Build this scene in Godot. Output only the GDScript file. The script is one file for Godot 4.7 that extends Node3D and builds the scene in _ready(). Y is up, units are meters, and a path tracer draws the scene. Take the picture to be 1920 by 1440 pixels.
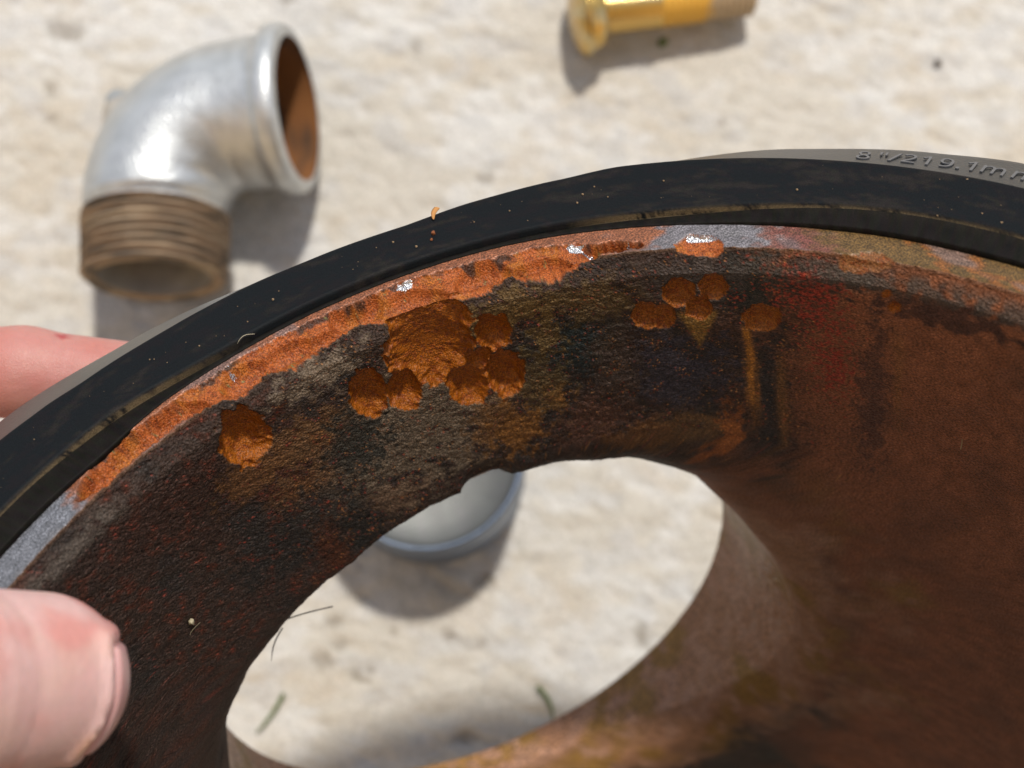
extends Node3D

# All lengths inside the builders are millimetres; MM turns them into metres.
const MM := 0.001

# Frame of the pipe tee: its origin is where the run and the branch cross.
const TEE_AT := Vector3(0.0340854, 0.1679867, 0.0760179)
const TEE_BRANCH := Vector3(-0.3617, -0.5228, -0.7719)
const TEE_RUN := Vector3(-0.1739, 0.8513, -0.4950)
const MOUTH := 109.42      # from the crossing to the mouth, along the run
const RIM_IN := 98.84      # inner edge of the mouth's face
const WALL := 97.0         # bore of the run
const BORE := 60.9         # bore of the branch
const BRANCH_END := 115.45

var n_low := FastNoiseLite.new()
var n_mid := FastNoiseLite.new()
var n_fine := FastNoiseLite.new()
var n_cell := FastNoiseLite.new()
var mats := {}


func _ready() -> void:
	# camera
	var cam := Camera3D.new()
	cam.name = "camera"
	cam.position = Vector3(0, 0.42132, 0)
	cam.rotation_degrees = Vector3(-78.465, 0, 0)
	cam.near = 0.01
	cam.far = 60.0
	var lens := CameraAttributesPhysical.new()
	lens.frustum_focal_length = 63.19
	lens.frustum_near = 0.01
	lens.frustum_far = 60.0
	lens.frustum_focus_distance = 0.224
	lens.exposure_aperture = 20.0
	cam.attributes = lens
	add_child(cam)
	cam.fov = 30.96
	cam.current = true
	# sky
	var sky_mat := ProceduralSkyMaterial.new()
	sky_mat.sky_top_color = Color(0.70, 0.73, 0.80)
	sky_mat.sky_horizon_color = Color(0.83, 0.86, 0.88)
	sky_mat.sky_curve = 0.2
	sky_mat.ground_bottom_color = Color(0.52, 0.47, 0.41)
	sky_mat.ground_horizon_color = Color(0.62, 0.57, 0.5)
	sky_mat.sun_angle_max = 1.0
	var env := Environment.new()
	env.background_mode = Environment.BG_SKY
	env.sky = Sky.new()
	env.sky.sky_material = sky_mat
	env.background_energy_multiplier = 1.15
	env.tonemap_mode = Environment.TONE_MAPPER_LINEAR
	env.tonemap_exposure = 1.05
	env.sdfgi_enabled = true
	env.ssao_enabled = true
	env.ssil_enabled = true
	var we := WorldEnvironment.new()
	we.name = "world_environment"
	we.environment = env
	add_child(we)
	# sun
	var sun := DirectionalLight3D.new()
	sun.name = "sun"
	sun.light_color = Color(1.0, 0.975, 0.93)
	sun.light_energy = 1.25
	sun.light_angular_distance = 4.0
	sun.shadow_enabled = true
	add_child(sun)
	sun.look_at_from_position(Vector3(0.12, 0.894, -0.43), Vector3.ZERO, Vector3.UP)

	set_up_noise()
	make_materials()
	make_ground()
	make_house_wall()
	make_tee()
	make_gasket()
	make_elbow()
	make_bolt()
	make_cap()
	make_hand()
	make_litter()


# ------------------------------------------------------------------ helpers

func set_up_noise() -> void:
	n_low.seed = 11
	n_low.noise_type = FastNoiseLite.TYPE_SIMPLEX_SMOOTH
	n_low.frequency = 1.0
	n_low.fractal_type = FastNoiseLite.FRACTAL_FBM
	n_low.fractal_octaves = 3
	n_mid.seed = 23
	n_mid.noise_type = FastNoiseLite.TYPE_SIMPLEX
	n_mid.frequency = 1.0
	n_mid.fractal_type = FastNoiseLite.FRACTAL_FBM
	n_mid.fractal_octaves = 2
	n_fine.seed = 37
	n_fine.noise_type = FastNoiseLite.TYPE_SIMPLEX
	n_fine.frequency = 1.0
	n_fine.fractal_type = FastNoiseLite.FRACTAL_NONE
	n_cell.seed = 41
	n_cell.noise_type = FastNoiseLite.TYPE_CELLULAR
	n_cell.cellular_return_type = FastNoiseLite.RETURN_DISTANCE2_SUB
	n_cell.frequency = 1.0
	n_cell.fractal_type = FastNoiseLite.FRACTAL_NONE


func noise_map(seed_number: int, frequency: float, octaves: int, size := 512, kind := FastNoiseLite.TYPE_SIMPLEX, low := 0.0, high := 1.0, fractal := FastNoiseLite.FRACTAL_FBM) -> NoiseTexture2D:
	var n := FastNoiseLite.new()
	n.seed = seed_number
	n.noise_type = kind
	n.frequency = frequency
	n.fractal_type = fractal
	n.fractal_octaves = octaves
	var t := NoiseTexture2D.new()
	t.width = size
	t.height = size
	t.seamless = true
	t.noise = n
	if low != 0.0 or high != 1.0:
		var g := Gradient.new()
		g.set_color(0, Color(low, low, low))
		g.set_color(1, Color(high, high, high))
		t.color_ramp = g
	return t


func paint(called: String, color: Color, rough: float, metal := 0.0) -> StandardMaterial3D:
	var m := StandardMaterial3D.new()
	m.resource_name = called
	m.albedo_color = color
	m.roughness = rough
	m.metallic = metal
	mats[called] = m
	return m


func relief(m: StandardMaterial3D, t: Texture2D, depth_mm: float, tile_mm: float) -> void:
	m.heightmap_enabled = true
	m.heightmap_texture = t
	m.heightmap_scale = depth_mm * 0.1
	m.uv1_triplanar = true
	m.uv1_scale = Vector3.ONE * (1000.0 / tile_mm)


func make_materials() -> void:
	var grain := noise_map(3, 0.055, 3, 1024, FastNoiseLite.TYPE_SIMPLEX, 0.36, 1.0)
	var leather := noise_map(5, 0.022, 4, 1024, FastNoiseLite.TYPE_SIMPLEX, 0.0, 1.0, FastNoiseLite.FRACTAL_RIDGED)
	var granular := noise_map(7, 0.06, 3, 1024, FastNoiseLite.TYPE_CELLULAR)
	var soft := noise_map(9, 0.03, 4, 512)
	var m := paint("oxide_scale", Color.WHITE, 0.55)
	m.metallic_specular = 0.27
	m.vertex_color_use_as_albedo = true
	m.albedo_texture = grain
	relief(m, leather, 0.38, 26.0)
	m = paint("loose_rust", Color.WHITE, 0.45)
	m.metallic_specular = 0.36
	m.vertex_color_use_as_albedo = true
	m.albedo_texture = grain
	relief(m, granular, 0.3, 22.0)
	m = paint("filed_steel", Color.WHITE, 0.45, 0.25)
	m.vertex_color_use_as_albedo = true
	m.albedo_texture = grain
	relief(m, grain, 0.05, 26.0)
	m = paint("bare_steel", Color(0.72, 0.73, 0.75), 0.3, 1.0)
	relief(m, granular, 0.3, 22.0)
	m = paint("neck_scale", Color.WHITE, 0.32)
	m.metallic_specular = 0.34
	m.vertex_color_use_as_albedo = true
	m.albedo_texture = grain
	relief(m, soft, 0.22, 60.0)
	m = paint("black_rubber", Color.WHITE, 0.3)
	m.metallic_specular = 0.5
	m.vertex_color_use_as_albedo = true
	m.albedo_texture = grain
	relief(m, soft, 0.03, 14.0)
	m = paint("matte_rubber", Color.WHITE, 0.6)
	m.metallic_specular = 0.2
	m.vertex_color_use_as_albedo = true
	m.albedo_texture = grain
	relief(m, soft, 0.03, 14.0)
	m = paint("galvanised", Color.WHITE, 0.42, 0.8)
	m.vertex_color_use_as_albedo = true
	relief(m, soft, 0.14, 30.0)
	m = paint("dull_zinc", Color.WHITE, 0.5, 0.55)
	m.vertex_color_use_as_albedo = true
	relief(m, soft, 0.1, 20.0)
	m = paint("rough_dirt", Color.WHITE, 0.85)
	m.vertex_color_use_as_albedo = true
	relief(m, granular, 0.5, 22.0)
	m = paint("yellow_zinc", Color.WHITE, 0.24, 1.0)
	m.vertex_color_use_as_albedo = true
	relief(m, soft, 0.1, 20.0)
	m = paint("stone", Color.WHITE, 0.85)
	m.vertex_color_use_as_albedo = true
	relief(m, noise_map(15, 0.02, 5, 1024), 0.3, 70.0)
	m.albedo_texture = noise_map(16, 0.03, 4, 1024, FastNoiseLite.TYPE_SIMPLEX, 0.86, 1.0)
	m = paint("skin", Color.WHITE, 0.42)
	m.vertex_color_use_as_albedo = true
	m.subsurf_scatter_enabled = true
	m.subsurf_scatter_strength = 0.12
	relief(m, noise_map(17, 0.05, 3, 512, FastNoiseLite.TYPE_CELLULAR), 0.1, 7.0)
	m = paint("nail", Color(0.78, 0.60, 0.59), 0.35)
	m.subsurf_scatter_enabled = true
	m.subsurf_scatter_strength = 0.08
	relief(m, soft, 0.03, 12.0)


func tag(o: Node3D, label: String, category: String, group := "", kind := "") -> void:
	if label:
		o.set_meta("label", label)
	if category:
		o.set_meta("category", category)
	if group:
		o.set_meta("group", group)
	if kind:
		o.set_meta("kind", kind)


func thing(called: String, at: Vector3, label: String, category: String, group := "") -> Node3D:
	var o := Node3D.new()
	o.name = called
	o.position = at
	add_child(o, true)
	tag(o, label, category, group)
	return o


func put(called: String, mesh: Mesh, parent: Node) -> MeshInstance3D:
	var o := MeshInstance3D.new()
	o.name = called
	o.mesh = mesh
	parent.add_child(o, true)
	return o


func array_mesh(v: PackedVector3Array, n: PackedVector3Array, c: PackedColorArray, index: PackedInt32Array, m: Material) -> ArrayMesh:
	var a := []
	a.resize(Mesh.ARRAY_MAX)
	a[Mesh.ARRAY_VERTEX] = v
	a[Mesh.ARRAY_NORMAL] = n
	if c.size():
		a[Mesh.ARRAY_COLOR] = c
	a[Mesh.ARRAY_INDEX] = index
	var mesh := ArrayMesh.new()
	mesh.add_surface_from_arrays(Mesh.PRIMITIVE_TRIANGLES, a)
	mesh.surface_set_material(0, m)
	return mesh


func smooth_normals(v: PackedVector3Array, index: PackedInt32Array) -> PackedVector3Array:
	var n := PackedVector3Array()
	n.resize(v.size())
	for k in range(0, index.size(), 3):
		var a := index[k]
		var b := index[k + 1]
		var c := index[k + 2]
		var f := (v[c] - v[a]).cross(v[b] - v[a])
		n[a] += f
		n[b] += f
		n[c] += f
	for k in n.size():
		n[k] = n[k].normalized()
	return n


# A sheet of rows x columns vertices. Seen from its front, columns run to the right and rows downwards.
func sheet(v: PackedVector3Array, c: PackedColorArray, rows: int, columns: int, m: Material, ring := false) -> ArrayMesh:
	var index := PackedInt32Array()
	for r in rows - 1:
		for k in columns - 1:
			var a := r * columns + k
			index.append_array([a, a + 1, a + columns + 1, a, a + columns + 1, a + columns])
	var n := smooth_normals(v, index)
	if ring:
		for r in rows:
			var s := (n[r * columns] + n[r * columns + columns - 1]).normalized()
			n[r * columns] = s
			n[r * columns + columns - 1] = s
	return array_mesh(v, n, c, index, m)


# A lathed or swept tube: profile of [along, radius] round the path that frame(along) gives.
func lathe(profile: Array, around: int, m: Material, tint: Callable, bump = null) -> ArrayMesh:
	var v := PackedVector3Array()
	var c := PackedColorArray()
	for p in profile:
		for k in around + 1:
			var a := TAU * k / around
			var r: float = p[1]
			if bump != null:
				r += bump.call(p[0], a)
			v.append(Vector3(r * cos(a), p[0], -r * sin(a)) * MM)
			c.append(tint.call(p[0], a, p[1]))
	return sheet(v, c, profile.size(), around + 1, m, true)


func bell(x: float) -> float:
	return exp(-x * x)


func table(x: float, knots: Array) -> float:
	if x <= knots[0].x:
		return knots[0].y
	for k in knots.size() - 1:
		if x <= knots[k + 1].x:
			var w: float = (x - knots[k].x) / (knots[k + 1].x - knots[k].x)
			w = w * w * (3.0 - 2.0 * w) * 0.5 + w * 0.5
			return lerpf(knots[k].y, knots[k + 1].y, w)
	return knots[-1].y


func straight(x: float, knots: Array) -> float:
	if x <= knots[0].x:
		return knots[0].y
	for k in knots.size() - 1:
		if x <= knots[k + 1].x:
			return lerpf(knots[k].y, knots[k + 1].y, (x - knots[k].x) / (knots[k + 1].x - knots[k].x))
	return knots[-1].y


# ------------------------------------------------------------------ ground

func make_ground() -> void:
	var xs := PackedFloat32Array()
	var zs := PackedFloat32Array()
	for a in [-2500.0, -1400.0, -800.0, -500.0, -320.0, -250.0]:
		xs.append(a)
	var x := -205.0
	while x < 206.0:
		xs.append(x)
		x += 1.5
	for a in [250.0, 320.0, 500.0, 800.0, 1400.0, 2500.0]:
		xs.append(a)
	for a in [-2600.0, -1500.0, -900.0, -560.0, -400.0, -310.0]:
		zs.append(a)
	var z := -260.0
	while z < 81.0:
		zs.append(z)
		z += 1.5
	for a in [120.0, 200.0, 320.0, 500.0, 800.0, 1400.0, 2500.0]:
		zs.append(a)
	var rng := RandomNumberGenerator.new()
	rng.seed = 5
	var holes := []
	for k in 45:
		holes.append([rng.randf_range(-200, 200), rng.randf_range(-250, 70), rng.randf_range(1.2, 4.2), rng.randf_range(0.3, 1.6), rng.randf_range(0.6, 1.7)])
	# dark specks that the photograph shows through the branch and beside the fittings
	for h in [[-47.0, 2.5, 2.2, 1.4, 1.0], [-52.0, -6.0, 1.6, 1.2, 1.3], [-44.0, 4.0, 1.5, 1.2, 1.0], [-19.0, -9.0, 2.6, 1.6, 0.9], [-35.0, -10.0, 2.0, 1.3, 1.0], [-53.0, -13.0, 2.4, 1.5, 1.2], [-9.0, -7.0, 1.6, 1.2, 1.1], [-9.0, -153.0, 2.8, 1.3, 1.2], [-146.0, -204.0, 4.5, 1.4, 1.8]]:
		holes.append(h)
	var v := PackedVector3Array()
	var c := PackedColorArray()
	var cream := Color(0.50, 0.465, 0.41)
	var white := Color(0.56, 0.545, 0.52)
	var tan_ := Color(0.46, 0.39, 0.30)
	var grey := Color(0.47, 0.46, 0.45)
	for zz in zs:
		for xx in xs:
			var y := 0.8 * n_low.get_noise_2d(xx * 0.018, zz * 0.03) + 0.35 * n_mid.get_noise_2d(xx * 0.06, zz * 0.11) + 0.16 * n_fine.get_noise_2d(xx * 0.23, zz * 0.3)
			var ridge := n_mid.get_noise_2d(xx * 0.045 + 7.0, zz * 0.09 - 3.0)
			y -= 0.8 * smoothstep(0.3, 0.62, ridge)
			var col := cream
			col = col.lerp(white, 0.9 * smoothstep(-0.12, 0.35, n_low.get_noise_2d(xx * 0.012 + 40.0, zz * 0.02) + 0.45 * n_mid.get_noise_2d(xx * 0.05, zz * 0.08 + 9.0)))
			col = col.lerp(tan_, 0.4 * smoothstep(0.12, 0.55, n_low.get_noise_2d(xx * 0.016 - 12.0, zz * 0.024 + 31.0) + 0.3 * n_mid.get_noise_2d(xx * 0.07 + 3.0, zz * 0.09)))
			col = col.lerp(grey, 0.6 * smoothstep(0.2, 0.6, n_mid.get_noise_2d(xx * 0.03 + 80.0, zz * 0.05 - 20.0)))
			col = col * (1.0 + 0.05 * n_fine.get_noise_2d(xx * 0.31, zz * 0.37) + 0.05 * n_fine.get_noise_2d(xx * 0.11 + 9.0, zz * 0.15))
			for h in holes:
				var dx: float = (xx - h[0]) / h[4]
				var dz: float = zz - h[1]
				if absf(dx) < 6.0 and absf(dz) < 6.0:
					var q: float = sqrt(dx * dx + dz * dz) / h[2] + 0.3 * n_fine.get_noise_2d(xx * 0.4, zz * 0.4)
					if q < 1.0:
						y -= h[3] * (1.0 - q * q)
						col = col.lerp(Color(0.22, 0.19, 0.15), 0.6 * smoothstep(1.0, 0.5, q))
			v.append(Vector3(xx, y - 0.2, zz) * MM)
			c.append(Color(col.r, col.g, col.b))
	var o := put("ground", sheet(v, c, zs.size(), xs.size(), mats["stone"]), self)
	tag(o, "pale cream stone paving with small pits and white and tan patches", "paving", "", "structure")


# Unseen sunlit wall, placed and tinted so its warm light fills the shadows on the paving
func make_house_wall() -> void:
	var m := paint("warm_render", Color(0.82, 0.60, 0.33).linear_to_srgb(), 0.9)
	relief(m, mats["stone"].heightmap_texture, 1.2, 300.0)
	var box := BoxMesh.new()
	box.size = Vector3(7.0, 2.7, 0.25)
	box.material = m
	var o := put("house_wall", box, self)
	o.position = Vector3(0.3, 1.35, 0.95)
	tag(o, "unseen warm beige rendered house wall behind the viewer, tinted to fill the shadows", "wall")


# ------------------------------------------------------------------ the pipe tee

# Pits in the wall: place along the rim, depth below the rim, two half lengths, turn of the first, depth, number of the pit they belong to
var pits := [
	[27.4, 8.9, 6.1, 4.3, 95.0, 2.9, 1],
	[6.2, 13.9, 5.7, 3.3, 85.0, 2.11, 2], [0.7, 16.6, 4.9, 3.0, 88.0, 2.31, 2], [-5.8, 9.8, 9.3, 7.2, 106.0, 2.89, 2], [-9.9, 21.3, 4.9, 3.6, 100.0, 2.11, 2],
	[-16.4, 21.0, 5.7, 3.4, 85.0, 2.41, 2], [-12.6, 16.5, 3.4, 2.4, 91.0, 2.11, 2], [-16.2, 10.6, 4.4, 3.1, 91.0, 2.20, 2], [-9.5, 4.8, 4.8, 3.4, 141.0, 2.11, 2], [-3.1, 4.0, 3.6, 2.9, 124.0, 2.11, 2],
	[-41.1, 13.1, 3.0, 2.3, 86.0, 1.34, 3], [-43.9, 13.6, 3.0, 2.0, 85.0, 1.26, 3], [-46.9, 8.4, 3.4, 2.6, 83.0, 1.44, 4], [-52.3, 7.4, 3.0, 2.3, 83.0, 1.34, 5], [-49.7, 12.1, 2.6, 2.2, 81.0, 1.26, 6],
	[-59.8, 14.2, 3.3, 3.0, 63.0, 1.34, 7], [-80.4, 8.0, 1.3, 0.95, 75.0, 0.6, 8], [-79.1, 5.5, 0.9, 0.65, 79.0, 0.3, 9],
	[-50.7, -0.6, 3.8, 2.4, 174.0, 1.0, 10], [-75.6, 0.8, 4.2, 1.9, 15.0, 0.5, 11],
	[49.4, -2.4, 2.5, 1.7, 10.0, 1.5, 13], [45.6, -3.0, 2.1, 2.0, 40.0, 1.3, 13], [41.6, -2.6, 2.5, 1.8, 0.0, 1.3, 13], [37.2, -3.4, 2.2, 1.8, 0.0, 1.1, 13],
]
# The corroded edge between these two lines
var edge_up := [Vector2(-41.9, -1.9), Vector2(-38.7, -2.8), Vector2(-35, -2.9), Vector2(-30.2, -3.9), Vector2(-26, -4.5), Vector2(-21.8, -4.2), Vector2(-15.9, -4.6), Vector2(-11.3, -4.7), Vector2(-5.2, -5.4), Vector2(2.1, -4.9), Vector2(9.6, -5.1), Vector2(16.8, -5.3), Vector2(21.8, -5.5), Vector2(27.9, -4.9), Vector2(30.9, -5.6), Vector2(35.2, -5.3), Vector2(39.2, -5.7), Vector2(42.3, -6.2), Vector2(45.5, -6.0), Vector2(50.4, -4.2), Vector2(52.5, -2.4)]
var edge_low := [Vector2(-41.9, -1.0), Vector2(-40.3, -0.7), Vector2(-38.2, -0.4), Vector2(-36.2, -0.5), Vector2(-31.4, 1.6), Vector2(-27.5, 3.5), Vector2(-23.6, 2.4), Vector2(-20.8, 0.6), Vector2(-17.3, 2.4), Vector2(-14.1, 2.7), Vector2(-3, 1.2), Vector2(0, 1.9), Vector2(3.4, 0.4), Vector2(10, 1.4), Vector2(15.5, 2.5), Vector2(19.5, 0.8), Vector2(24.5, 2.2), Vector2(28.5, 0.2), Vector2(31.8, 0.0), Vector2(34, -0.8), Vector2(41.1, -0.4), Vector2(45.4, -0.7), Vector2(48.7, 0.3), Vector2(52.5, -1.5)]
# How far the rounded edge round the branch reaches, by the angle round the branch
var round_over := [Vector2(-180, 12), Vector2(-97, 7), Vector2(-76, 8), Vector2(-66, 10), Vector2(-56, 18), Vector2(-46, 27), Vector2(-36, 21), Vector2(-24, 13), Vector2(-8, 4), Vector2(8, 3), Vector2(18, 3.5), Vector2(26, 7), Vector2(36, 13), Vector2(45, 21), Vector2(56, 28), Vector2(75, 19), Vector2(180, 12)]

var hit_id := 0
var hit_r := 9.0


# How deep the metal is eaten away at a place; leaves the pit's number in hit_id
func eaten(s: float, t: float) -> float:
	hit_id = 0
	hit_r = 9.0
	var deep := 0.0
	if t > 60.0 or s > 60.0 or s < -90.0:
		return 0.0
	var warp := 0.26 * n_mid.get_noise_2d(s * 0.3, t * 0.3) + 0.03 * n_fine.get_noise_2d(s * 1.3, t * 1.3)
	if s > -43.0 and s < 53.5 and t < 6.0 and t > -8.0:
		var up := straight(s, edge_up) + 0.35 * n_mid.get_noise_2d(s * 0.6, 3.0)
		var low := straight(s, edge_low) + 0.45 * n_mid.get_noise_2d(s * 0.6, 17.0)
		var e := minf(minf(t - up, low - t), minf(s + 42.0, 52.8 - s)) + 0.25 * warp
		hit_r = 1.0 - e * 0.5
		if e > 0.0:
			var scoop := 0.0
			for j in [-1, 0, 1]:
				var n: float = floorf(s / 6.4) + j
				var cs := (n + 0.5 + 0.9 * n_fine.get_noise_1d(n * 7.3)) * 6.4
				var ct := straight(cs, edge_low) - 2.1 + 1.6 * n_fine.get_noise_1d(n * 3.1 + 50.0)
				var rr := pow((s - cs) / 4.6, 2.0) + pow((t - ct) / 3.4, 2.0)
				if rr < 1.0:
					scoop = maxf(scoop, sqrt(1.0 - rr))
			deep = 0.95 * (1.0 - exp(-e / 0.45)) + 2.9 * scoop * (1.0 - exp(-e / 0.6))
			hit_id = 12
	for p in pits:
		var ds: float = s - p[0]
		var dt: float = t - p[1]
		if absf(ds) > 11.0 or absf(dt) > 11.0:
			continue
		var a := deg_to_rad(p[4])
		var x: float = (ds * cos(a) + dt * sin(a)) / p[2]
		var y: float = (-ds * sin(a) + dt * cos(a)) / p[3]
		var r := x * x + y * y
		r *= 1.0 + 1.2 * warp
		if r < 1.0:
			var d: float = p[5] * pow(1.0 - r, lerpf(0.32, 1.0, smoothstep(-0.75, 0.6, dt / lerpf(p[3], p[2], absf(sin(a))))))
			if p[6] == 13:
				d += 0.55
			if d > deep or (p[6] != 12 and hit_id == 0):
				if d > deep:
					deep = d
				hit_id = 12 if p[6] == 13 else p[6]
		hit_r = minf(hit_r, r)
	# the nick in the edge of the branch opening
	var nx := (s + 8.6) / 5.6
	var nt := (t - 47.0) / 6.0
	var nr := nx * nx + nt * nt
	if nr < 1.0:
		deep = maxf(deep, 2.4 * pow(1.0 - nr, 0.7))
		hit_r = 3.0
	return deep


func mixed(c: Color, other: Color, w: float) -> Color:
	return c.lerp(other, clampf(w, 0.0, 1.0))


# Colour of the uneaten metal
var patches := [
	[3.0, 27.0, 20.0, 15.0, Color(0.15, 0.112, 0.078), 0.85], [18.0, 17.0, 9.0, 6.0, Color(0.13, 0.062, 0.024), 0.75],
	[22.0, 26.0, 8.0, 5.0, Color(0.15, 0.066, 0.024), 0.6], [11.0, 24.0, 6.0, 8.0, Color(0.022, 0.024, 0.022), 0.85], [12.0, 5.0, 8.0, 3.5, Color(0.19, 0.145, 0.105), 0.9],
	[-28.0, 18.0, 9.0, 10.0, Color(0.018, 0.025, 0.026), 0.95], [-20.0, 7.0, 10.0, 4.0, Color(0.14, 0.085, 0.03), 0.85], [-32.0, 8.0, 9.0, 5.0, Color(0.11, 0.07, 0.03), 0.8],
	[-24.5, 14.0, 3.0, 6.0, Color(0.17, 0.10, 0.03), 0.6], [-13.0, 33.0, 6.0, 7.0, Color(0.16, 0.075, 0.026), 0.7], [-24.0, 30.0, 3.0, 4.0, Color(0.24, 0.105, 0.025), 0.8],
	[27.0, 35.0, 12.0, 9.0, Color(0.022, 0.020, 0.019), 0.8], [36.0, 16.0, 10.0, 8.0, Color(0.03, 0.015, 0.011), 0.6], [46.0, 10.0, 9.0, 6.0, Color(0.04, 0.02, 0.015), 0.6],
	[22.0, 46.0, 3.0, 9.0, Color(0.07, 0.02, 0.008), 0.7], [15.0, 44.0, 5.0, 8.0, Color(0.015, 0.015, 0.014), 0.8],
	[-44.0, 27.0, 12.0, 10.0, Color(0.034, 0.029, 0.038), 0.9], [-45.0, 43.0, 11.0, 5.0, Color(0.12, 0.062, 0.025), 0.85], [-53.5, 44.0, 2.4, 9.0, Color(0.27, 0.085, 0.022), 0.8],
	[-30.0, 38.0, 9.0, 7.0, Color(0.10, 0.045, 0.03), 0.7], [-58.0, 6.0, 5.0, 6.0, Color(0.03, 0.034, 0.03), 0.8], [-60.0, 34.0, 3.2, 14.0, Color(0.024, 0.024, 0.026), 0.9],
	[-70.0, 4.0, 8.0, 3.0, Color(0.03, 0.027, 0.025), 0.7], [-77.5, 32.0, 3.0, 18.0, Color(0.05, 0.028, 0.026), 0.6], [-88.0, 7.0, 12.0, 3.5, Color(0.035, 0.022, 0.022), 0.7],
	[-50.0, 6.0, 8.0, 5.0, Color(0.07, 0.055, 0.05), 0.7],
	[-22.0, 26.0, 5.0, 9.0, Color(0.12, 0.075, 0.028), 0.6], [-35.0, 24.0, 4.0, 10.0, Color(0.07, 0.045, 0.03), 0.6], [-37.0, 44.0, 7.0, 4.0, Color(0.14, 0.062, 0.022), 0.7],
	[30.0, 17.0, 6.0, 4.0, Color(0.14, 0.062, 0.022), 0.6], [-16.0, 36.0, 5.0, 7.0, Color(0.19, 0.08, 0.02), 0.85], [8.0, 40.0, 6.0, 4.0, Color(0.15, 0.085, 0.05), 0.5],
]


func scale_color(s: float, t: float, at: Vector3) -> Color:
	var w1 := n_low.get_noise_3d(at.x * 0.07, at.y * 0.07, at.z * 0.07)
	var w2 := n_mid.get_noise_3d(at.x * 0.28, at.y * 0.28, at.z * 0.28)
	var w3 := n_fine.get_noise_3d(at.x * 1.1, at.y * 1.1, at.z * 1.1)
	var w4 := n_fine.get_noise_3d(at.x * 2.6 + 50.0, at.y * 2.6, at.z * 2.6)
	# beyond the finely meshed band the grain is left to the texture
	var coarse := maxf(smoothstep(-66.0, -92.0, s), smoothstep(50.0, 70.0, t))
	w3 *= 1.0 - 0.8 * coarse
	w4 *= 1.0 - 0.95 * coarse
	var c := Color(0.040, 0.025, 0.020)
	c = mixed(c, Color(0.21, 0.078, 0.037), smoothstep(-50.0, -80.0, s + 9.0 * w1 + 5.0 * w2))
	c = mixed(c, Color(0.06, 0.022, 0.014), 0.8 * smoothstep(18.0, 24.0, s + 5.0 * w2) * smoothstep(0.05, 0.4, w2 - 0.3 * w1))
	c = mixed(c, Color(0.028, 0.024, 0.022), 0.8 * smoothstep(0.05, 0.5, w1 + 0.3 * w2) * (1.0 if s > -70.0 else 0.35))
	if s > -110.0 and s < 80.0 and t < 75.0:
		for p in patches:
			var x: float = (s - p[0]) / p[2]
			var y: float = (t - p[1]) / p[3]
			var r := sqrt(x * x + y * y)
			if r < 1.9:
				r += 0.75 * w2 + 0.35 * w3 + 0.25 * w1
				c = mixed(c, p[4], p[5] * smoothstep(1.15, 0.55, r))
		# rust that has run down from the pits
		var run := 0.5 * n_mid.get_noise_2d(s * 0.5, t * 0.06)
		var x1 := s + 57.2 + 0.018 * (t - 18.0) + run
		c = mixed(c, Color(0.40, 0.16, 0.025), (0.95 + 0.3 * w2) * bell(x1 / (0.55 + 0.02 * (t - 16.0))) * smoothstep(15.5, 18.0, t) * smoothstep(46.0, 24.0, t))
		var x2 := s + 62.3 + 0.5 * run
		c = mixed(c, Color(0.22, 0.10, 0.03), 0.6 * bell(x2 / 0.9) * smoothstep(20.0, 28.0, t) * smoothstep(56.0, 40.0, t))
		var x3 := s + 80.9 + 0.04 * (t - 10.0) + run
		c = mixed(c, Color(0.20, 0.085, 0.03), 0.6 * bell(x3 / 0.8) * smoothstep(10.0, 16.0, t) * smoothstep(44.0, 26.0, t))
		var x4 := absf(s + 49.4 + 0.3 * run)
		c = mixed(c, Color(0.26, 0.14, 0.03), 0.7 * smoothstep(0.25, -0.1, x4 / 3.2 - (20.5 - t) / 8.0) * smoothstep(12.0, 13.5, t))
		# flakes of crimson
		var zone := bell((s + 67.5) / 6.0) * bell((t - 8.0) / 7.0) + 0.95 * bell((s + 71.0) / 4.0) * bell((t - 24.0) / 9.0) + 0.35 * bell((s + 56.0) / 2.0) * bell((t - 10.0) / 4.0)
		c = mixed(c, Color(0.22, 0.034, 0.02), 1.1 * smoothstep(0.55, 1.05, zone + 0.75 * w3 + 0.35 * w2))
		# small orange specks
		c = mixed(c, Color(0.30, 0.13, 0.04), smoothstep(0.72, 0.85, w4) * smoothstep(-0.2, 0.4, w2) * smoothstep(34.0, 18.0, s) * (1.0 - coarse))
		# lip of a pit
		if hit_r > 0.98 and hit_r < 1.7:
			c = mixed(c, Color(0.16, 0.09, 0.045), 0.25 * smoothstep(1.22, 1.0, hit_r + 0.15 * w3))
	c = c * 2.2 * (1.0 + 0.35 * w3 + 0.22 * w4 + 0.35 * coarse * w2)
	return Color(maxf(c.r, 0.006), maxf(c.g, 0.006), maxf(c.b, 0.006))


func bevel_color(s: float, t: float, c: Color, at: Vector3) -> Color:
	var w2 := n_mid.get_noise_3d(at.x * 0.3, at.y * 0.3, at.z * 0.3)
	var strong := smoothstep(-55.0, -78.0, s) + smoothstep(44.0, 54.0, s) + 0.25
	var c2 := mixed(c, Color(0.18, 0.145, 0.12), minf(strong, 1.0) * smoothstep(-0.4, 0.15, w2 + 0.15) * smoothstep(6.6, 4.4, t + 0.8 * w2) * smoothstep(0.6, 3.2, t + 0.6 * w2) * 0.85)  # pale grey sheen along the bevel, put into the colour
	if t < 0.9:
		c2 = mixed(c2, Color(0.27, 0.15, 0.09), 0.6 * smoothstep(0.9, 0.3, t))
	return c2


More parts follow.
